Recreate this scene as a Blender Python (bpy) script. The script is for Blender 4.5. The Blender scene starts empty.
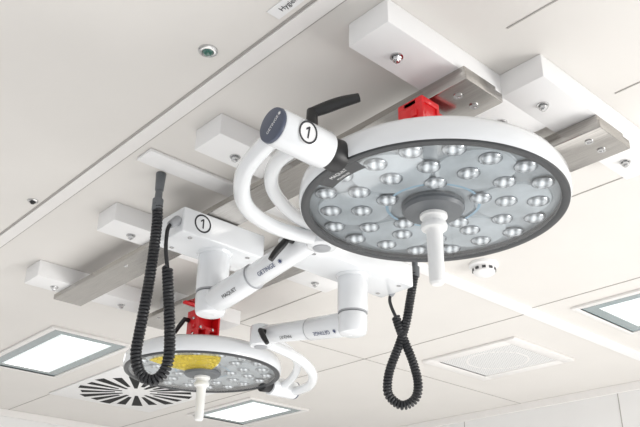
import bpy, bmesh, math, random
from mathutils import Vector, Matrix, Quaternion
random.seed(4)
scene=bpy.context.scene
scene.view_settings.view_transform='Standard'
scene.view_settings.look='None'
CZ=1.5            # camera height
CE=CZ+1.28        # ceiling height
def V(x,y,z): return Vector((x,y,z+CZ))

# ------------------------------------------------ materials
def mat(name,col,rough=0.5,metal=0.0,noise=0.0,nscale=20,spec=0.5,coat=0.0,emit=None,estr=0,bump=0.0):
    m=bpy.data.materials.new(name); m.use_nodes=True
    nt=m.node_tree; b=nt.nodes['Principled BSDF']
    b.inputs['Base Color'].default_value=(*col,1)
    b.inputs['Roughness'].default_value=rough
    b.inputs['Metallic'].default_value=metal
    b.inputs['Specular IOR Level'].default_value=spec
    b.inputs['Coat Weight'].default_value=coat
    if emit:
        b.inputs['Emission Color'].default_value=(*emit,1)
        b.inputs['Emission Strength'].default_value=estr
    if noise>0 or bump>0:
        tc=nt.nodes.new('ShaderNodeTexCoord')
        n=nt.nodes.new('ShaderNodeTexNoise'); n.inputs['Scale'].default_value=nscale
        n.inputs['Detail'].default_value=4
        nt.links.new(tc.outputs['Object'],n.inputs['Vector'])
        if noise>0:
            r=nt.nodes.new('ShaderNodeValToRGB')
            r.color_ramp.elements[0].position=0.3; r.color_ramp.elements[1].position=0.7
            r.color_ramp.elements[0].color=(*[max(0,c*(1-noise)) for c in col],1)
            r.color_ramp.elements[1].color=(*[min(1,c*(1+noise)) for c in col],1)
            nt.links.new(n.outputs['Fac'],r.inputs['Fac'])
            nt.links.new(r.outputs['Color'],b.inputs['Base Color'])
        if bump>0:
            bp=nt.nodes.new('ShaderNodeBump'); bp.inputs['Strength'].default_value=bump
            bp.inputs['Distance'].default_value=0.001
            nt.links.new(n.outputs['Fac'],bp.inputs['Height'])
            nt.links.new(bp.outputs['Normal'],b.inputs['Normal'])
    return m
M={}
M['ceil']=mat('ceiling_paint',(0.76,0.735,0.70),0.4,noise=0.015,nscale=3)
M['wall']=mat('wall_paint',(0.81,0.805,0.795),0.45,noise=0.01,nscale=3)
M['floor']=mat('floor_vinyl',(0.57,0.565,0.56),0.5,noise=0.03,nscale=4)
M['seam']=mat('seam_dark',(0.40,0.38,0.36),0.7,noise=0.05)
M['trim']=mat('trim_white',(0.82,0.80,0.78),0.4,noise=0.01)
M['box']=mat('box_white',(0.87,0.865,0.86),0.4,noise=0.01,nscale=8)
M['white']=mat('enamel_white',(0.83,0.85,0.87),0.2,noise=0.005,coat=0.5)
M['handle']=mat('handle_plastic',(0.88,0.88,0.87),0.4,noise=0.01)
M['grey']=mat('grey_plastic',(0.13,0.14,0.15),0.4,noise=0.03)
M['lgrey']=mat('light_grey_plastic',(0.38,0.39,0.41),0.4,noise=0.03)
M['dark']=mat('bezel_dark',(0.045,0.048,0.052),0.35,noise=0.05)
M['black']=mat('black_plastic',(0.012,0.012,0.013),0.4,noise=0.1,bump=0.1,nscale=200)
M['cable']=mat('black_rubber',(0.02,0.021,0.024),0.42,noise=0.1)
M['slate']=mat('slate_cap',(0.075,0.09,0.135),0.35,noise=0.03)
M['red']=mat('red_paint',(0.80,0.012,0.018),0.35,noise=0.04,coat=0.3)
M['green']=mat('green_lens',(0.02,0.12,0.09),0.1,noise=0.05,coat=1.0)
M['text']=mat('print_dark',(0.03,0.03,0.035),0.6,noise=0.02)
M['textb']=mat('print_blue',(0.04,0.06,0.15),0.6,noise=0.02)
M['textw']=mat('print_white',(0.85,0.85,0.85),0.6,noise=0.02)
M['chrome']=mat('chrome',(0.62,0.62,0.62),0.22,1.0,noise=0.03)
M['plate']=mat('head_reflector_plate',(0.32,0.345,0.365),0.2,noise=0.28,nscale=6,coat=0.8)
M['petal']=mat('head_petal',(0.47,0.505,0.53),0.15,noise=0.24,nscale=8,coat=0.8)
M['tint']=mat('head_tinted_ring',(0.28,0.44,0.56),0.25,noise=0.05,nscale=12,coat=0.5)
M['lens_ring']=mat('lens_ring',(0.30,0.32,0.34),0.15,0.4,noise=0.05,coat=0.5)
M['vent_black']=mat('vent_black',(0.006,0.006,0.006),0.8,noise=0.1)
M['glassrim']=mat('luminaire_border',(0.25,0.31,0.32),0.25,noise=0.03,coat=0.5)
M['lum']=mat('luminaire_lit',(0.9,0.9,0.9),0.4,emit=(1.0,0.99,0.97),estr=2.0,noise=0.01)
M['lumdim']=mat('luminaire_edge',(0.75,0.8,0.8),0.4,emit=(0.85,0.93,0.95),estr=0.35,noise=0.01)
def brushed():
    m=mat('brushed_steel',(0.42,0.40,0.38),0.24,1.0)
    nt=m.node_tree;b=nt.nodes['Principled BSDF']
    tc=nt.nodes.new('ShaderNodeTexCoord');mp=nt.nodes.new('ShaderNodeMapping')
    mp.inputs['Scale'].default_value=(120,3,120)
    n=nt.nodes.new('ShaderNodeTexNoise');n.inputs['Scale'].default_value=3
    r=nt.nodes.new('ShaderNodeValToRGB')
    r.color_ramp.elements[0].color=(0.31,0.295,0.28,1);r.color_ramp.elements[1].color=(0.62,0.60,0.57,1)
    nt.links.new(tc.outputs['Object'],mp.inputs['Vector']);nt.links.new(mp.outputs['Vector'],n.inputs['Vector'])
    nt.links.new(n.outputs['Fac'],r.inputs['Fac']);nt.links.new(r.outputs['Color'],b.inputs['Base Color'])
    return m
M['steel']=brushed()
def lensmat():
    m=mat('lens_optic',(0.8,0.82,0.84),0.05,0.5,coat=1.0)
    nt=m.node_tree;b=nt.nodes['Principled BSDF']
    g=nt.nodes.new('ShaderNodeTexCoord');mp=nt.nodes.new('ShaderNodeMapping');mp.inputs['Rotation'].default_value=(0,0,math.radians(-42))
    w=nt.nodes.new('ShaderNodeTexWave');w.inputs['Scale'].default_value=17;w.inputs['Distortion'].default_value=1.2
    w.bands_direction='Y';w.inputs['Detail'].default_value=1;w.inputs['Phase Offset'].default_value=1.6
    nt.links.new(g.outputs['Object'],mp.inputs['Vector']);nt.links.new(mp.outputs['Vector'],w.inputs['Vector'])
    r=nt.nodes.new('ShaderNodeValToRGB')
    r.color_ramp.elements[0].color=(0.27,0.29,0.31,1);r.color_ramp.elements[1].color=(0.88,0.90,0.92,1)  # highlights and dark streaks of the glass painted in as colour bands
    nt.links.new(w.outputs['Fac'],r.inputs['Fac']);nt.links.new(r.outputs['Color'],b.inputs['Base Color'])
    return m
M['lens']=lensmat()
def glass():
    m=bpy.data.materials.new('clear_cover');m.use_nodes=True;nt=m.node_tree
    nt.nodes.clear();o=nt.nodes.new('ShaderNodeOutputMaterial')
    t=nt.nodes.new('ShaderNodeBsdfTransparent');t.inputs[0].default_value=(0.95,0.975,0.99,1)
    g=nt.nodes.new('ShaderNodeBsdfGlossy');g.inputs['Roughness'].default_value=0.04
    f=nt.nodes.new('ShaderNodeLayerWeight');f.inputs[0].default_value=0.5
    p=nt.nodes.new('ShaderNodeMath');p.operation='POWER';p.inputs[1].default_value=4
    q=nt.nodes.new('ShaderNodeMath');q.operation='MULTIPLY_ADD';q.inputs[1].default_value=1.0;q.inputs[2].default_value=0.09
    q.use_clamp=True
    mx=nt.nodes.new('ShaderNodeMixShader')
    nt.links.new(f.outputs['Facing'],p.inputs[0]);nt.links.new(p.outputs[0],q.inputs[0])
    nt.links.new(q.outputs[0],mx.inputs[0]);nt.links.new(t.outputs[0],mx.inputs[1]);nt.links.new(g.outputs[0],mx.inputs[2])
    nt.links.new(mx.outputs[0],o.inputs[0]);return m
M['glass']=glass()
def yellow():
    m=mat('yellow_reflection',(1.0,0.76,0.04),0.2)  # yellow reflection in the lamp glass, put into a translucent colour
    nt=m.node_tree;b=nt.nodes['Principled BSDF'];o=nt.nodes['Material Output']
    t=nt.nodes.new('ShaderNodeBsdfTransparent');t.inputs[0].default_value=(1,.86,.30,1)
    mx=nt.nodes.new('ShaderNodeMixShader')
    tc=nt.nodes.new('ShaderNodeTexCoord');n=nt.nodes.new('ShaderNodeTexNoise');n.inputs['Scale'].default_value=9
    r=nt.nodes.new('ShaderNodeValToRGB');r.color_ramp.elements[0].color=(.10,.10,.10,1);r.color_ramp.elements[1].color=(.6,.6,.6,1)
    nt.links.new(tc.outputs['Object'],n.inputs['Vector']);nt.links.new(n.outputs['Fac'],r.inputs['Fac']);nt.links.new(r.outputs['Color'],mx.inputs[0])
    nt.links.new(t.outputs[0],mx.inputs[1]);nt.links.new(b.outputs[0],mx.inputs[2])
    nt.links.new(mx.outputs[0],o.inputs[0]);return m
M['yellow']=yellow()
def perf():
    m=mat('perforated_white',(0.8,0.8,0.79),0.5)
    nt=m.node_tree;b=nt.nodes['Principled BSDF']
    tc=nt.nodes.new('ShaderNodeTexCoord')
    v=nt.nodes.new('ShaderNodeTexVoronoi');v.inputs['Scale'].default_value=60;v.inputs['Randomness'].default_value=0
    nt.links.new(tc.outputs['Object'],v.inputs['Vector'])
    r=nt.nodes.new('ShaderNodeValToRGB');r.color_ramp.elements[0].position=0.3;r.color_ramp.elements[1].position=0.4
    r.color_ramp.elements[0].color=(0.42,0.42,0.42,1);r.color_ramp.elements[1].color=(0.80,0.80,0.79,1)
    nt.links.new(v.outputs['Distance'],r.inputs['Fac']);nt.links.new(r.outputs['Color'],b.inputs['Base Color'])
    return m
M['perf']=perf()

# ------------------------------------------------ builders
WO={}
def mk(name,bm,m,parent=None,origin=None,smooth=True,label=None,angle=35):
    bmesh.ops.remove_doubles(bm,verts=bm.verts,dist=1e-6)
    bmesh.ops.recalc_face_normals(bm,faces=bm.faces)
    me=bpy.data.meshes.new(name); bm.to_mesh(me); bm.free()
    return mko(name,me,m,parent,origin,smooth,label,angle)
def mko(name,me,m,parent=None,origin=None,smooth=True,label=None,angle=35):
    if origin is None:
        c=Vector((0,0,0))
        for v in me.vertices: c+=v.co
        origin=c/max(1,len(me.vertices))
    origin=Vector(origin)
    me.transform(Matrix.Translation(-origin))
    if smooth:
        for p in me.polygons:p.use_smooth=True
        me.set_sharp_from_angle(angle=math.radians(angle))
    me.materials.append(m)
    o=bpy.data.objects.new(name,me); scene.collection.objects.link(o)
    WO[o.name]=origin.copy()
    if parent is not None:
        o.parent=parent; o.location=origin-WO[parent.name]
    else: o.location=origin
    if label:o['label']=label
    return o
def empty(name,origin,parent=None,label=None,cat=None,group=None):
    o=bpy.data.objects.new(name,None);scene.collection.objects.link(o)
    o.empty_display_size=0.05
    WO[o.name]=Vector(origin)
    if parent is not None:o.parent=parent;o.location=Vector(origin)-WO[parent.name]
    else:o.location=origin
    if label:o['label']=label
    if cat:o['category']=cat
    if group:o['group']=group
    return o
def tag(o,label,cat,group=None):
    o['label']=label;o['category']=cat
    if group:o['group']=group
    return o
def abox(bm,lo,hi,bev=0.0,seg=2,mtx=None):
    lo=Vector(lo);hi=Vector(hi)
    r=bmesh.ops.create_cube(bm,size=1.0)
    vs=r['verts']
    for v in vs:
        v.co=Vector(((lo.x+hi.x)/2+v.co.x*(hi.x-lo.x),(lo.y+hi.y)/2+v.co.y*(hi.y-lo.y),(lo.z+hi.z)/2+v.co.z*(hi.z-lo.z)))
    if mtx is not None:
        for v in vs:v.co=mtx@v.co
    if bev>0:
        es=set()
        for v in vs:
            for e in v.link_edges:es.add(e)
        bmesh.ops.bevel(bm,geom=list(es),offset=bev,segments=seg,profile=0.5,affect='EDGES')
def lathe(bm,prof,center=(0,0,0),axis=(0,0,1),segs=48):
    q=Vector((0,0,1)).rotation_difference(Vector(axis).normalized()).to_matrix().to_4x4()
    T=Matrix.Translation(Vector(center))@q
    rings=[]
    for r,z in prof:
        if r<1e-7: rings.append([bm.verts.new(T@Vector((0,0,z)))])
        else: rings.append([bm.verts.new(T@Vector((r*math.cos(2*math.pi*i/segs),r*math.sin(2*math.pi*i/segs),z))) for i in range(segs)])
    for a,b in zip(rings[:-1],rings[1:]):
        for i in range(segs):
            j=(i+1)%segs
            if len(a)==1 and len(b)==1: continue
            if len(a)==1: bm.faces.new((a[0],b[i],b[j]))
            elif len(b)==1: bm.faces.new((a[i],a[j],b[0]))
            else: bm.faces.new((a[i],a[j],b[j],b[i]))
def cyl(bm,p0,p1,r0,r1=None,bev=0.002,segs=32):
    if r1 is None:r1=r0
    p0=Vector(p0);p1=Vector(p1);L=(p1-p0).length
    b=min(bev,L*0.4,r0*0.5,r1*0.5)
    lathe(bm,[(0,0),(r0-b,0),(r0-b*0.3,b*0.3),(r0,b),(r1,L-b),(r1-b*0.3,L-b*0.3),(r1-b,L),(0,L)],p0,p1-p0,segs)
def cat(pts,n=10):
    P=[Vector(p) for p in pts];P=[2*P[0]-P[1]]+P+[2*P[-1]-P[-2]];out=[]
    for i in range(1,len(P)-2):
        for k in range(n):
            t=k/n;a,b,c,d=P[i-1],P[i],P[i+1],P[i+2]
            out.append(0.5*((2*b)+(c-a)*t+(2*a-5*b+4*c-d)*t*t+(3*b-a-3*c+d)*t**3))
    out.append(P[-2]);return out
def frames(pts):
    T=[]
    for i in range(len(pts)):
        a=pts[max(0,i-1)];b=pts[min(len(pts)-1,i+1)];T.append((b-a).normalized())
    n=T[0].orthogonal().normalized();F=[]
    for i,t in enumerate(T):
        if i>0:
            q=T[i-1].rotation_difference(t);n=q@n
            n=(n-t*n.dot(t)).normalized()
        F.append((t,n,t.cross(n)))
    return F
def sweep(bm,pts,rad,segs=12,cap=True):
    F=frames(pts);rings=[]
    for i,(p,(t,n,b)) in enumerate(zip(pts,F)):
        r=rad[i] if isinstance(rad,(list,tuple)) else rad
        rings.append([bm.verts.new(p+(n*math.cos(2*math.pi*k/segs)+b*math.sin(2*math.pi*k/segs))*r) for k in range(segs)])
    for a,c in zip(rings[:-1],rings[1:]):
        for k in range(segs):
            j=(k+1)%segs;bm.faces.new((a[k],a[j],c[j],c[k]))
    if cap:
        bm.faces.new(rings[0][::-1]);bm.faces.new(rings[-1])
def helix(path,R,pitch,per=12):
    L=[0]
    for a,b in zip(path[:-1],path[1:]):L.append(L[-1]+(b-a).length)
    tot=L[-1];N=int(tot/pitch*per);F=frames(path);out=[];j=0
    for i in range(N+1):
        s=tot*i/N
        while j<len(L)-2 and L[j+1]<s:j+=1
        f=(s-L[j])/max(1e-9,(L[j+1]-L[j]))
        p=path[j].lerp(path[j+1],f);n=F[j][1].lerp(F[j+1][1],f);b=F[j][2].lerp(F[j+1][2],f)
        a=2*math.pi*i/per
        out.append(p+(n*math.cos(a)+b*math.sin(a))*R)
    return out
def basis(loc,xdir,nrm):
    z=Vector(nrm).normalized();x=Vector(xdir);x=(x-z*x.dot(z)).normalized();y=z.cross(x)
    Mx=Matrix((x,y,z)).transposed().to_4x4();Mx.translation=Vector(loc);return Mx
def text(body,size,loc,xdir,nrm,m,parent,name='printed_text',label=None,sp=1.0,bold=0.0):
    cu=bpy.data.curves.new('t','FONT');cu.body=body;cu.size=size;cu.align_x='CENTER';cu.align_y='CENTER'
    cu.extrude=0.0001;cu.resolution_u=3;cu.space_character=sp;cu.offset=bold*size
    ob=bpy.data.objects.new('t',cu);scene.collection.objects.link(ob)
    dg=bpy.context.evaluated_depsgraph_get()
    me=bpy.data.meshes.new_from_object(ob.evaluated_get(dg))
    bpy.data.objects.remove(ob);me.materials.clear()
    me.transform(basis(loc,xdir,nrm))
    return mko(name,me,m,parent,loc,False,label)
def ringone(size,loc,xdir,nrm,m,parent):
    loc=Vector(loc);z=Vector(nrm).normalized()
    bm=bmesh.new()
    lathe(bm,[(size*0.80,0),(size*0.97,0),(size*0.97,0.0003),(size*0.80,0.0003),(size*0.80,0)],loc,z,40)
    mk('number_ring',bm,m,parent,loc)
    bm=bmesh.new();Mx=basis(loc+z*.0002,xdir,nrm)
    pts=[(-.02,-.5),(.14,-.5),(.14,.5),(.0,.5),(-.26,.28),(-.26,.12),(-.02,.26)]
    bm.faces.new([bm.verts.new(Mx@Vector((a*size,b*size,0))) for a,b in pts])
    mk('number_mark',bm,m,parent,loc,smooth=False)
def emblem(size,loc,xdir,nrm,m,parent):
    # eight-petalled round mark
    bm=bmesh.new();Mx=basis(loc,xdir,nrm)
    c0=[]
    for k in range(32):
        a=2*math.pi*k/32
        r=.52 if k%4 in (0,1) else .26
        c0.append(bm.verts.new(Mx@Vector((r*math.cos(a)*size,r*math.sin(a)*size,0))))
    bm.faces.new(c0)
    mk('emblem_mark',bm,m,parent,loc,smooth=False)

# ------------------------------------------------ camera
Bn=Vector((980,-412,-795)).normalized()
An=Vector((-806,-383,-795)).normalized()
Zn=Bn.cross(An).normalized(); An=Zn.cross(Bn).normalized()
cam=bpy.data.cameras.new('camera');co=bpy.data.objects.new('camera',cam);scene.collection.objects.link(co)
Rm=Matrix((Bn,An,Zn)).to_4x4();Rm.translation=Vector((0,0,CZ));co.matrix_world=Rm
cam.sensor_width=36;cam.lens=795/640*36;cam.clip_start=0.05
scene.camera=co

# ------------------------------------------------ room shell
def struct(name,lo,hi,m,label):
    bm=bmesh.new();abox(bm,lo,hi);o=mk(name,bm,m,smooth=False);o['kind']='structure';o['label']=label;return o
X0,X1,Y0,Y1=-2.0,4.68,-2.0,5.9
struct('ceiling',(X0,Y0,CE),(X1+.1,Y1+.1,CE+.1),M['ceil'],'smooth off-white painted metal panel ceiling')
struct('floor',(X0,Y0,-.1),(X1+.1,Y1+.1,0),M['floor'],'light grey vinyl floor')
struct('wall_right',(X1,Y0,0),(X1+.1,Y1+.1,CE),M['wall'],'pale wall of flat hygienic panels')
struct('wall_far',(X0,Y1,0),(X1,Y1+.1,CE),M['wall'],'pale wall of flat hygienic panels')
tn=[0]
def seam(lo,hi,m='seam',d=0.002,lab='thin seam between ceiling panels'):
    tn[0]+=1
    struct('trim_%d'%tn[0],(lo[0],lo[1],CE-d),(hi[0],hi[1],CE+0.001),M[m],lab)
seam((0.955,Y0),(1.0,Y1),'trim',0.006,'narrow white cover strip along the ceiling')
seam((1.0,Y0),(1.006,Y1)); seam((0.948,Y0),(0.955,Y1))
seam((X0,2.88),(0.94,2.884))
seam((1.36,Y0),(1.364,0.84)); seam((1.80,Y0),(1.804,0.8))
seam((2.25,Y0),(2.254,Y1)); 
seam((2.25,1.95),(X1,2.01),'box',0.014,'raised white cover strip along the ceiling')
seam((2.25,2.01),(X1,2.015));
seam((3.10,Y0),(3.104,1.95)); seam((3.15,2.015),(3.154,Y1))
seam((2.254,3.1),(X1,3.104))
seam((2.254,0.9),(X1,0.904))
for i,y in enumerate((1.2,2.4,3.6,4.8)):
    bm=bmesh.new();abox(bm,(X1-.002,y,0),(X1+.001,y+.005,CE));o=mk('trim_%d'%(40+i),bm,M['seam'],smooth=False);o['kind']='structure';o['label']='thin vertical joint between wall panels'
bm=bmesh.new();abox(bm,(X1-.02,Y0,CE-.05),(X1,Y1,CE),0.003);o=mk('trim_50',bm,M['trim'],smooth=False);o['kind']='structure';o['label']='white cove strip where wall meets ceiling'
bm=bmesh.new();abox(bm,(X0,Y1-.02,CE-.05),(X1-.02,Y1,CE),0.003);o=mk('trim_51',bm,M['trim'],smooth=False);o['kind']='structure';o['label']='white cove strip where wall meets ceiling'

# ------------------------------------------------ mounting boxes, bolts, rails
def bolt_bm(c):
    bm=bmesh.new()
    lathe(bm,[(0,0),(.0165,0),(.0165,-.003),(.012,-.0035)],c,(0,0,1),28)
    lathe(bm,[(.0115,-.003),(.0115,-.012),(.010,-.014),(.006,-.014),(.006,-.018),(0,-.019)],c,(0,0,1),6)
    return bm
def mbox(x0,x1,y0,y1,both=True):
    bm=bmesh.new();zb=1.21+CZ
    abox(bm,(x0,y0,zb),(x1,y1,CE),0.003)
    o=mk('mounting_box',bm,M['box'],origin=((x0+x1)/2,(y0+y1)/2,CE))
    tag(o,'long white box-shaped ceiling mount cover with steel bolts','mounting box','ceiling mount covers')
    for x in ((x0+.11,x1-.11) if both else (x1-.11,)):
        mk('bolt',bolt_bm(Vector((x,(y0+y1)/2+.01,zb))),M['chrome'],o,label='steel hex bolt with washer',angle=30)
for y,xs in ((0.966,1.07),(1.625,1.075),(2.34,1.14),(3.03,1.175)): mbox(xs,1.715,y,y+.13)
mbox(1.505,2.155,.84,.97)
for y in (1.53,2.22,2.95): mbox(1.785,2.155,y,y+.13,False)
def rail(x0,x1,y0,y1,ye):
    bm=bmesh.new();abox(bm,(x0,y0,1.187+CZ),(x1,y1,1.2095+CZ),0.0015,1)
    o=mk('mounting_rail',bm,M['steel'],smooth=False)
    tag(o,'brushed steel mounting rail bolted under white covers','mounting rail','ceiling mounting rails')
    bm=bmesh.new();abox(bm,(x0-.008,y0-.01,1.160+CZ),(x1+.012,ye,1.187+CZ),0.003,2)
    mk('end_plate',bm,M['steel'],o,label='brushed steel end plate')
    for (dx,dy,r) in ((.035,.05,.012),(.10,.05,.012)):
        b=bmesh.new();lathe(b,[(r,0),(r,-.003),(r*.55,-.003),(r*.5,-.001),(0,-.001)],(x0+dx,y0+dy,1.160+CZ),(0,0,1),24)
        mk('screw',b,M['chrome'],o)
    yy=y0+.565
    while yy<y1:
        b=bmesh.new();lathe(b,[(.007,0),(.0085,0),(.0085,-.0018),(.004,-.0018),(.004,-.001),(0,-.001)],(x0+.035,yy,1.187+CZ),(0,0,1),20)
        mk('screw',b,M['chrome'],o)
        yy+=.56
rail(1.325,1.455,0.950,3.19,1.125)
rail(1.755,1.895,0.840,3.22,1.02)
bm=bmesh.new();abox(bm,(1.03,1.935,CE-.012),(1.75,2.02,CE),0.004)
tag(mk('cable_cover_plate',bm,M['box']),'flat white cable cover plate on the ceiling','cover plate')

# ------------------------------------------------ surgical light
def lever(bm,base,updir,armdir,L,h=.03,r=.011):
    base=Vector(base);u=Vector(updir).normalized();a=Vector(armdir).normalized()
    cyl(bm,base,base+u*h,r*1.15,r,segs=20)
    s=base+u*(h-.008)
    pts=[s-a*.006,s+a*L*.25+u*.006,s+a*L*.6+u*.013,s+a*L+u*.016]
    pts=cat(pts,5);n=len(pts)
    sweep(bm,pts,[r*(.72+.42*math.sin(math.pi*min(1,.15+.75*i/(n-1)))) for i in range(n)],14)
S=.967
ZA,ZE=.915,.988
def surgical_light(post,rot,headoff,hubx,label,num,yellow=False,hxo=0.0):
    px,py=post
    Rz=Matrix.Rotation(rot,3,'Z')
    def P(x,y,z):
        v=Rz@Vector((x,y,0));return Vector((px+v.x,py+v.y,z+CZ))
    root=empty('surgical_light',P(0,0,1.187),label=label,cat='surgical light',group='ceiling surgical lights')
    hx,hy=hxo,-headoff
    bm=bmesh.new()
    a=P(hubx[0],-.085,1.095);b=P(hubx[1],.085,1.185)
    abox(bm,(min(a.x,b.x),min(a.y,b.y),a.z),(max(a.x,b.x),max(a.y,b.y),b.z),0.006,3)
    hub=mk('mounting_hub',bm,M['white'],root)
    for xx in (hubx[0]+.05,hubx[1]-.05):
        for yy in (-.055,.055):
            bm=bmesh.new()
            c=P(xx,yy,1.0945);lathe(bm,[(.008,0),(.008,-.0015),(.004,-.0015),(.004,0)],c,(0,0,1),18)
            mk('screw',bm,M['chrome'],hub,label='small steel screw')
    bm=bmesh.new()
    cyl(bm,P(0,0,1.096),P(0,0,1.085),.062,.058,segs=40)
    cyl(bm,P(0,0,1.087),P(0,0,0.955),.055,.055,bev=.004,segs=40)
    mk('post',bm,M['white'],root)
    bm=bmesh.new();cyl(bm,P(0,0,.956),P(0,0,.951),.0535,.0535,bev=.001,segs=40)
    mk('joint_ring',bm,M['lgrey'],root,label='grey joint ring')
    za,ze=ZA,ZE;jy=-(headoff-.42)
    bm=bmesh.new()
    cyl(bm,P(0,0,.952),P(0,0,.872),.054,.051,bev=.014,segs=40)
    mid=P(0,jy*.42,za+(ze-za)*.42)
    cyl(bm,P(0,0,za),mid,.045,.043,bev=.004,segs=36)
    mk('spring_arm',bm,M['white'],root)
    bm=bmesh.new()
    cyl(bm,mid,P(0,jy*.96,ze),.039,.037,bev=.003,segs=36)
    mk('arm_tube',bm,M['white'],root)
    bm=bmesh.new()
    dn=(P(0,jy,ze)-P(0,0,za)).normalized()
    cyl(bm,mid-dn*.0012,mid+dn*.002,.0430,.0430,bev=.0004,segs=36)
    mk('joint_ring',bm,M['lgrey'],root,label='grey joint ring')
    bm=bmesh.new()
    cyl(bm,P(0,jy,ze-.046),P(0,jy,ze+.042),.046,.046,bev=.012,segs=36)
    mk('knuckle_joint',bm,M['white'],root)
    bm=bmesh.new()
    cyl(bm,P(0,jy,ze-.049),P(0,jy,ze-.045),.026,.027,bev=.002,segs=36)
    mk('joint_cap',bm,M['lgrey'],root,label='grey joint cap')
    yk=bmesh.new()
    def Q(x,y,z): return P(hx+x,hy+y,z)
    sweep(yk,cat([Q(-.505,-.01,.925),Q(-.50,.07,.92),Q(-.455,.2,.917),Q(-.34,.335,.925),Q(-.18,.41,.945),Q(-.005-hx,.42,.968)],8),.021,18)
    sweep(yk,cat([Q(-.415,-.01,.925),Q(-.425,.07,.94),Q(-.375,.19,.962),Q(-.285,.295,.975),Q(-.15,.375,.985),Q(-.005-hx,.415,.995)],8),.0185,18)
    mk('yoke',yk,M['white'],root,label='white twin-tube curved yoke')
    bm=bmesh.new()
    cyl(bm,Q(-.525,0,.934),Q(-.375,0,.934),.043,.045,bev=.006,segs=40)
    piv=mk('pivot_housing',bm,M['white'],root)
    bm=bmesh.new()
    cyl(bm,Q(-.533,0,.934),Q(-.524,0,.934),.041,.042,bev=.002,segs=40)
    mk('joint_cap',bm,M['slate'],piv,label='slate blue round end cap')
    bm=bmesh.new()
    cyl(bm,Q(-.376,0,.934),Q(-.33,0,.935),.036,.040,bev=.003,segs=40)
    mk('joint_ring',bm,M['black'],piv,label='black joint ring')
    z0=.92
    bm=bmesh.new()
    hc=Q(0,0,z0)
    def sc(pr): return [(r*S,z) for r,z in pr]
    lathe(bm,sc([(0,.090),(.16,.090),(.25,.086),(.31,.078),(.342,.062),(.352,.045),(.355,.02),(.353,.004),(.350,-.002),(.346,-.002),(.346,.012),(0,.012)]),hc,(0,0,1),96)
    head=mk('lamp_head',bm,M['white'],root,origin=hc)
    bm=bmesh.new()
    lathe(bm,sc([(.349,-.0025),(.348,-.007),(.343,-.009),(.331,-.008),(.326,-.004),(.326,.006),(.349,.006),(.349,-.003)]),hc,(0,0,1),96)
    mk('bezel_ring',bm,M['dark'],head,origin=hc,label='dark grey rim around the glass')
    bm=bmesh.new()
    lathe(bm,sc([(0,.010),(.328,.010),(.328,.0125),(0,.0125)]),hc,(0,0,1),96)
    mk('reflector_plate',bm,M['plate'],head,origin=hc)
    bm=bmesh.new()
    lathe(bm,[(.113,.0062),(.117,.0055),(.121,.0062)],hc,(0,0,1),72)
    mk('tinted_ring',bm,M['tint'],head,origin=hc,label='pale blue ring behind the glass')
    for i in range(6):
        a=math.radians(60*i+10)
        c=Q(.200*math.cos(a),.200*math.sin(a),z0)
        b=bmesh.new();lathe(b,[(0,.0065),(.094,.0065),(.098,.010)],c,(0,0,1),40)
        mk('led_module',b,M['petal'],head)
    bm=bmesh.new();lathe(bm,[(.05,-.005),(.327*S,-.005)],hc,(0,0,1),64)
    mk('glass_cover',bm,M['glass'],head,origin=hc,label='clear flat cover')
    ring=None;dome=None
    pos=[]
    for i in range(18):
        a=2*math.pi*(i+.5)/18;rr=.280 if i%3 else .262;pos.append((rr*math.cos(a),rr*math.sin(a)))
    for i in range(12):
        a=2*math.pi*(i+.25)/12;rr=.203 if i%2 else .183;pos.append((rr*math.cos(a),rr*math.sin(a)))
    for i in range(5):
        a=2*math.pi*(i+.1)/5;pos.append((.122*math.cos(a),.122*math.sin(a)))
    for (x,y) in pos:
        c=Q(x,y,z0)
        if ring is None:
            bm=bmesh.new()
            lathe(bm,[(.0285,.0065),(.028,.0042),(.0272,.0035),(.0262,.0042),(.025,.006)],c,(0,0,1),32)
            ring=mk('lens',bm,M['lens_ring'],head,origin=c)
            bm=bmesh.new()
            lathe(bm,[(.0262,.0052),(.024,.0022),(.020,-.0004),(.015,-.0024),(.010,-.0036),(.005,-.0043),(0,-.0045)],c,(0,0,1),28)
            dome=mk('optic',bm,M['lens'],ring,origin=c)
        else:
            r2=ring.copy();scene.collection.objects.link(r2);r2.location=c-WO[head.name];WO[r2.name]=c
            d2=dome.copy();d2.parent=r2;scene.collection.objects.link(d2);d2.location=(0,0,0)
    bm=bmesh.new()
    lathe(bm,[(.080,.008),(.080,-.006),(.074,-.014),(.05,-.018),(.035,-.02),(0,-.02)],hc,(0,0,1),48)
    mk('handle_base',bm,M['grey'],head,label='dark grey handle base')
    bm=bmesh.new()
    lathe(bm,[(0,-.018),(.034,-.018),(.035,-.022),(.035,-.028),(.029,-.032),(.028,-.042),(.032,-.045),(.034,-.052),(.032,-.060),(.024,-.064),
              (.0205,-.071),(.020,-.12),(.0195,-.17),(.019,-.195),(.018,-.204),(.013,-.209),(0,-.210)],hc,(0,0,1),40)
    mk('handle',bm,M['handle'],head,label='white sterile grip handle')
    if yellow:  # reflection drawn as a thin yellow sheet just under the glass
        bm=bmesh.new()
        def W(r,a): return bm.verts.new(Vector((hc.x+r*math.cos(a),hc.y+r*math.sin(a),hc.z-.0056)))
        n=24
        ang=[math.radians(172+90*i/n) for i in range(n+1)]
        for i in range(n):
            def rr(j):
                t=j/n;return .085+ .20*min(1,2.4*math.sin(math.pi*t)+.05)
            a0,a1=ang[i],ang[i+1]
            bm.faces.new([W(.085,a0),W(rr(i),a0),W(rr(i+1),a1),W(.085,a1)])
        mk('yellow_reflection',bm,M['yellow'],head,smooth=False,label='yellow reflection on the glass painted as a translucent sheet')
    else:
        bm=bmesh.new()
        def W(r,a): return bm.verts.new(Vector((hc.x+r*math.cos(a),hc.y+r*math.sin(a),hc.z-.0056)))
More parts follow.
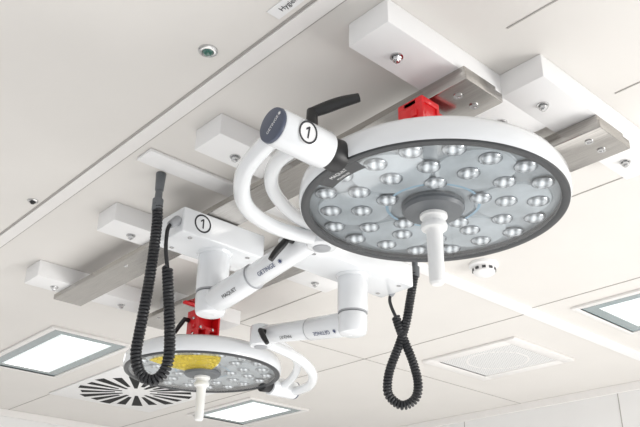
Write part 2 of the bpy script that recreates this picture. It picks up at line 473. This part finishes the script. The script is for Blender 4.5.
        ang=[math.radians(161+i*2) for i in range(14)]
        for a0,a1 in zip(ang[:-1],ang[1:]): bm.faces.new([W(.280,a0),W(.318,a0),W(.318,a1),W(.280,a1)])
        mk('dark_label',bm,M['dark'],head,smooth=False,label='dark printed label on the glass edge')
        aa=math.radians(174)
        for rr,s,tx in ((.305,.0145,'MAQUET'),(.289,.0085,'POWERLED')):
            text(tx,s,Vector((hc.x+rr*math.cos(aa),hc.y+rr*math.sin(aa),hc.z-.0064)),(-math.sin(aa),math.cos(aa),0),(0,0,-1),M['textw'],head)
    return root,hub,head,piv,Q,P,jy

L1=surgical_light((1.422,2.12),0.0,.971,(-.19,.15),'large round white surgical light with black clamping lever on its pivot',1)
L2=surgical_light((1.905,1.932),math.pi,.947,(-.24,.29),'round white surgical light with a painted yellow reflection on its glass',2,True,hxo=-.012)

root,hub,head,piv,Q,P,jy=L1
bm=bmesh.new();lever(bm,Q(-.43,-.015,.962),(0,0,1),(.74,-.67,.26),.110,.050,.0125);mk('lever',bm,M['black'],piv,label='black clamping lever')
bm=bmesh.new();lever(bm,P(-.03,jy*.84,.985),(-1,0,-0.1),(-.35,.28,-.9),.08,.035,.010);mk('lever',bm,M['black'],root,label='black clamping lever')
ringone(.034,Vector((1.308,2.12-.0855,1.144+CZ)),(1,0,0),(0,-1,0),M['text'],hub)
sn=Vector((0,-.985,-.22)).normalized()
sp=Q(-.465,0,.934)+sn*.0442
bm=bmesh.new();lathe(bm,[(0,.0004),(.026,.0004),(.026,-.003),(0,-.003)],sp,sn,32);mk('number_sticker',bm,M['textw'],piv)
ringone(.027,sp+sn*.0008,(1,0,0),sn,M['text'],piv)
text('GETINGE',.0115,Q(-.5335,-.004,.931),(0,-.75,.66),(-1,0,0),M['textw'],piv)
emblem(.010,Q(-.5336,-.0265,.9505),(0,-.75,.66),(-1,0,0),M['textw'],piv)
def armtext(L,body,f,size,rad,m,flip=1,mark=0):
    root,hub,head,piv,Q,P,jy=L
    c=P(0,jy*f,ZA+(ZE-ZA)*f)
    ax=(P(0,jy,ZE)-P(0,0,ZA)).normalized()
    if ax.y>0: ax=-ax
    n=Vector((-.72,0,-.69));n=(n-ax*n.dot(ax)).normalized()
    text(body,size,c+n*(rad+.0012),ax*flip,n,m,root)
    if mark: emblem(size*.8,c+n*(rad+.0012)+ax*mark,ax,n,m,root)
armtext(L1,'MAQUET',.26,.018,.044,M['text'])
armtext(L1,'GETINGE',.59,.020,.0383,M['textb'],1,.066)
armtext(L2,'GETINGE',.24,.022,.044,M['textb'],-1,.070)
armtext(L2,'MAQUET',.64,.018,.0383,M['text'],-1)
root2,hub2,head2,piv2,Q2,P2,jy2=L2
bm=bmesh.new();lever(bm,P2(.03,jy2*.87,.98),(-1,0,0.05),(.25,-.5,-.75),.075,.035,.010);mk('lever',bm,M['black'],root2,label='black clamping lever')

# ------------------------------------------------ red brackets
def bracket(c,w,ztop=1.185,bar=None):
    x,y=c
    root=empty('locking_bracket',V(x,y,1.187),label='red painted steel transport locking bracket above the lamp head',cat='bracket',group='red locking brackets')
    bm=bmesh.new()
    h=.04
    abox(bm,V(x-w,y-h,ztop-.017),V(x+w,y+h,ztop),.002)
    abox(bm,V(x-w,y-h,1.02),V(x-w+.01,y+h,ztop-.016),.0015)
    abox(bm,V(x+w-.01,y-h,1.02),V(x+w,y+h,ztop-.016),.0015)
    yb=y+.01 if bar else y-h+.004
    abox(bm,V(x-w+.009,yb,1.04),V(x+w-.009,yb+.012,ztop-.016),.0015)
    abox(bm,V(x-w*1.2,y-h*.6,1.085),V(x+w*1.2,y-h*.2,1.105),.003)
    abox(bm,V(x-w*1.3,y-h*1.3,1.012),V(x+w*1.3,y+h*1.3,1.024),.002)
    abox(bm,V(x-.012,y-h*.9,1.022),V(x+.012,y+.012,1.09),.002)
    if not bar: abox(bm,V(x-w,y-.02,ztop-.017),V(x+.13,y+.02,ztop-.003),.002)
    mk('bracket_body',bm,M['red'],root)
    if bar:
        bm=bmesh.new();abox(bm,V(*bar[0]),V(*bar[1]),.002);mk('cross_bar',bm,M['red'],root)
    for zz in (1.06,1.13):
        if zz>ztop-.02: continue
        bm=bmesh.new();cyl(bm,V(x-w-.006,y-.015,zz),V(x-w+.001,y-.015,zz),.008,.008,segs=6);mk('nut',bm,M['chrome'],root,label='steel nut')
    for xx in (x-w*.55,x+w*.55):
        bm=bmesh.new();cyl(bm,V(xx,y-h*.6-.006,1.095),V(xx,y-h*.6+.001,1.095),.007,.007,segs=6);mk('nut',bm,M['chrome'],root,label='steel nut')
    if bar:
        for xx in (x-w*.5,x+w*.5):
            bm=bmesh.new()
            abox(bm,V(xx-.012,y+.0088,1.05),V(xx+.012,y+.0104,1.078))
            mk('bracket_opening',bm,M['black'],root,smooth=False,label='dark opening in the red plate')
        bm=bmesh.new();lever(bm,V(x-w,y+.025,1.13),(-1,0,0),(-.1,.5,-.9),.07,.03,.009);mk('lever',bm,M['black'],root,label='black clamping lever')
    return root
bracket((1.300,1.080),.033,1.140)
bracket((1.875,2.84),.06,1.172,((1.74,2.79,1.1725),(1.94,2.81,1.186)))

# ------------------------------------------------ coiled cables (t = sideways offset, z = height)
def cable(base,pts,thin,label,gland):
    rv=Vector((.74,-.67,0))
    path=cat([V(base[0],base[1],p[1])+rv*p[0] for p in pts],8)
    root=empty('coiled_cable',path[0],label=label,cat='cable',group='black coiled cables')
    bm=bmesh.new();sweep(bm,helix(path,.0125,.0115,12),.0056,7);mk('coil',bm,M['cable'],root)
    tp=cat([path[-1]]+[Vector(t) for t in thin],8)
    bm=bmesh.new();sweep(bm,tp,.0065,12)
    mk('lead',bm,M['cable'],root)
    top=path[0]
    bm=bmesh.new();cyl(bm,top-Vector((0,0,.025)),top+Vector((0,0,.02)),.017,.018,bev=.004,segs=24)
    cyl(bm,top+Vector((0,0,.019)),top+Vector((0,0,.05)),.012,.012,segs=24)
    mk('cable_gland',bm,M['grey'],root,label='dark grey cable gland')
    bm=bmesh.new();cyl(bm,top+Vector((0,0,.05)),Vector((top.x,top.y,gland)),.014,.017,segs=28)
    mk('gland_socket',bm,M['grey'],root,label='grey socket')
    bm=bmesh.new();e=tp[-1];dd=(tp[-1]-tp[-3]).normalized();cyl(bm,e-dd*.045,e+dd*.004,.0125,.017,bev=.004,segs=24)
    mk('connector',bm,M['lgrey'],root,label='grey plug')
cable((1.15,2.05),[(-.009,1.165),(-.0035,1.098),(-.004,.977),(-.010,.836),(-.018,.727),(-.020,.665),(-.002,.612),(.033,.590),(.066,.612),(.078,.672),(.066,.793),(.050,.905),(.045,.945)],
  [V(1.178,2.03,1.0),V(1.180,2.04,1.05),V(1.190,2.05,1.10),V(1.226,2.06,1.138)],'black coiled cable hanging in a long loop beside white hub',CE)
cable((2.2,1.9),[(.012,1.19),(-.010,1.08),(-.030,.98),(-.060,.89),(-.092,.81),(-.106,.75),(-.101,.70),(-.056,.666),(-.008,.69),(.006,.745),(-.008,.82),(-.032,.89),(-.054,.95),(-.068,1.0)],
  [V(2.138,1.960,1.05),V(2.146,1.970,1.09),V(2.150,1.945,1.130)],'black coiled cable hanging in a narrow loop beside white hub',CE)

# ------------------------------------------------ ceiling luminaires
def luminaire(x0,x1,y0,y1,n,label):
    zc=CE
    root=empty('ceiling_light_panel',((x0+x1)/2,(y0+y1)/2,zc),label=label,cat='ceiling light',group='recessed ceiling light panels')
    bm=bmesh.new();f=.03
    abox(bm,(x0,y0,zc-.012),(x1,y0+f,zc),.002);abox(bm,(x0,y1-f,zc-.012),(x1,y1,zc),.002)
    abox(bm,(x0,y0+f,zc-.012),(x0+f,y1-f,zc),.002);abox(bm,(x1-f,y0+f,zc-.012),(x1,y1-f,zc),.002)
    mk('light_frame',bm,M['trim'],root)
    bm=bmesh.new();abox(bm,(x0+f,y0+f,zc-.006),(x1-f,y1-f,zc-.001));mk('light_border',bm,M['glassrim'],root,smooth=False,label='grey glass border')
    g=.105
    ax0,ax1,ay0,ay1=x0+g,x1-g,y0+g,y1-g
    bm=bmesh.new();abox(bm,(ax0-.012,ay0-.012,zc-.0075),(ax1+.012,ay1+.012,zc-.006));mk('diffuser_edge',bm,M['lumdim'],root,smooth=False)
    st=(ax1-ax0)/n
    for i in range(n):
        bm=bmesh.new();abox(bm,(ax0+i*st+.006,ay0,zc-.009),(ax0+(i+1)*st-.006,ay1,zc-.0075));mk('diffuser',bm,M['lum'],root,smooth=False,label='glowing white diffuser')
luminaire(1.60,2.08,3.80,4.75,3,'recessed rectangular ceiling light, lit white, near the corner')
luminaire(3.25,3.78,4.28,5.05,3,'recessed rectangular ceiling light, lit white, by the far wall')
luminaire(3.22,3.77,0.75,1.82,3,'recessed rectangular ceiling light, lit white, beside a cover strip')

cx,cy=2.62,4.70
root=empty('swirl_air_diffuser',(cx,cy,CE),label='white square ceiling air diffuser with black radial slots',cat='air vent')
bm=bmesh.new();abox(bm,(cx-.39,cy-.47,CE-.01),(cx+.39,cy+.47,CE),.002);mk('vent_plate',bm,M['box'],root)
bm=bmesh.new()
N=20
for i in range(N):
    aa=2*math.pi*i/N
    r0,r1=(.09,.36) if i%2 else (.13,.34)
    w0,w1=(.020,.078) if i%2 else (.022,.064)
    dr=Vector((math.cos(aa),math.sin(aa)*1.18,0));tt=Vector((-math.sin(aa),math.cos(aa),0))
    c=Vector((cx,cy,CE-.0105))
    vs=[bm.verts.new(c+dr*r0-tt*w0/2),bm.verts.new(c+dr*r0+tt*w0/2),bm.verts.new(c+dr*r1+tt*w1/2),bm.verts.new(c+dr*r1-tt*w1/2)]
    bm.faces.new(vs)
mk('air_slots',bm,M['vent_black'],root,smooth=False,label='black radial air slots')
root=empty('ventilation_grille',(3.68,2.57,CE),label='white square perforated ceiling ventilation grille',cat='air vent')
bm=bmesh.new()
x0,x1,y0,y1,f=3.40,3.97,2.26,2.89,.07
abox(bm,(x0,y0,CE-.014),(x1,y0+f,CE),.003);abox(bm,(x0,y1-f,CE-.014),(x1,y1,CE),.003);abox(bm,(x0,y0+f,CE-.014),(x0+f,y1-f,CE),.003);abox(bm,(x1-f,y0+f,CE-.014),(x1,y1-f,CE),.003)
mk('grille_frame',bm,M['trim'],root)
bm=bmesh.new();abox(bm,(x0+f,y0+f,CE-.008),(x1-f,y1-f,CE-.001));mk('perforated_panel',bm,M['perf'],root,smooth=False)
bm=bmesh.new();lathe(bm,[(.165,-.008),(.17,-.0095),(.175,-.008)],((x0+x1)/2,(y0+y1)/2,CE),(0,0,1),64);mk('grille_ring',bm,M['trim'],root)
c=(2.515,1.785,CE)
root=empty('smoke_detector',c,label='round white smoke detector with dark side slits',cat='smoke detector')
bm=bmesh.new();lathe(bm,[(0,0),(.060,0),(.060,-.012),(.052,-.016),(.048,-.018),(.044,-.04),(.03,-.05),(0,-.052)],c,(0,0,1),40);mk('detector_body',bm,M['box'],root)
bm=bmesh.new()
for i in range(10):
    a=2*math.pi*i/10;Mx=Matrix.Translation(Vector(c)+Vector((.0466*math.cos(a),.0466*math.sin(a),-.029)))@Matrix.Rotation(a,4,'Z')
    abox(bm,(-.002,-.0075,-.005),(.002,.0075,.005),mtx=Mx)
mk('detector_slits',bm,M['dark'],root,smooth=False)
def sensor(x,y,r,m,label):
    c=Vector((x,y,CE));root=empty('ceiling_sensor',c,label=label,cat='sensor',group='small round ceiling sensors')
    bm=bmesh.new();lathe(bm,[(0,0),(r,0),(r*.98,-.003),(r*.8,-.006),(r*.6,-.006),(r*.55,-.003)],c,(0,0,1),36);mk('sensor_ring',bm,M['chrome'],root)
    bm=bmesh.new();lathe(bm,[(r*.58,-.003),(r*.5,-.008),(r*.3,-.013),(0,-.015)],c,(0,0,1),30);mk('sensor_lens',bm,m,root)
sensor(.88,1.417,.026,M['green'],'small round chrome ceiling sensor with green tinted lens')
sensor(.92,2.54,.019,M['black'],'small round chrome ceiling sensor with dark lens')
c=Vector((.915,1.135,CE-.002))
bm=bmesh.new();abox(bm,c+Vector((-.019,-.062,-.0005)),c+Vector((.019,.062,.002)))
sg=tag(mk('sticker_sign',bm,M['textw'],smooth=False),'small white printed label stuck on the ceiling','label')
text('Hygiene',.021,c+Vector((0,0,-.0012)),(0,-1,0),(0,0,-1),M['text'],sg)

# ------------------------------------------------ lighting
w=bpy.data.worlds.new('world');scene.world=w;w.use_nodes=True
w.node_tree.nodes['Background'].inputs[0].default_value=(0.97,0.98,1,1)
w.node_tree.nodes['Background'].inputs[1].default_value=1.0
def area(loc,target,size,power,col):
    l=bpy.data.lights.new('area','AREA');l.shape='RECTANGLE';l.size=size[0];l.size_y=size[1];l.energy=power;l.color=col
    o=bpy.data.objects.new('added_area_light',l);scene.collection.objects.link(o);o.location=loc
    o.rotation_euler=(Vector(target)-Vector(loc)).to_track_quat('-Z','Y').to_euler();return o
area((3.6,-1.6,0.9),(2.4,2.4,2.6),(1.8,1.4),86,(1,.99,.97))  # unseen key light added low at the open side to brighten the ceiling
area((2.5,2.6,0.15),(2.5,2.6,3),(3.5,3.5),48,(1,.99,.975))  # unseen upward fill added near the floor in place of bounced light
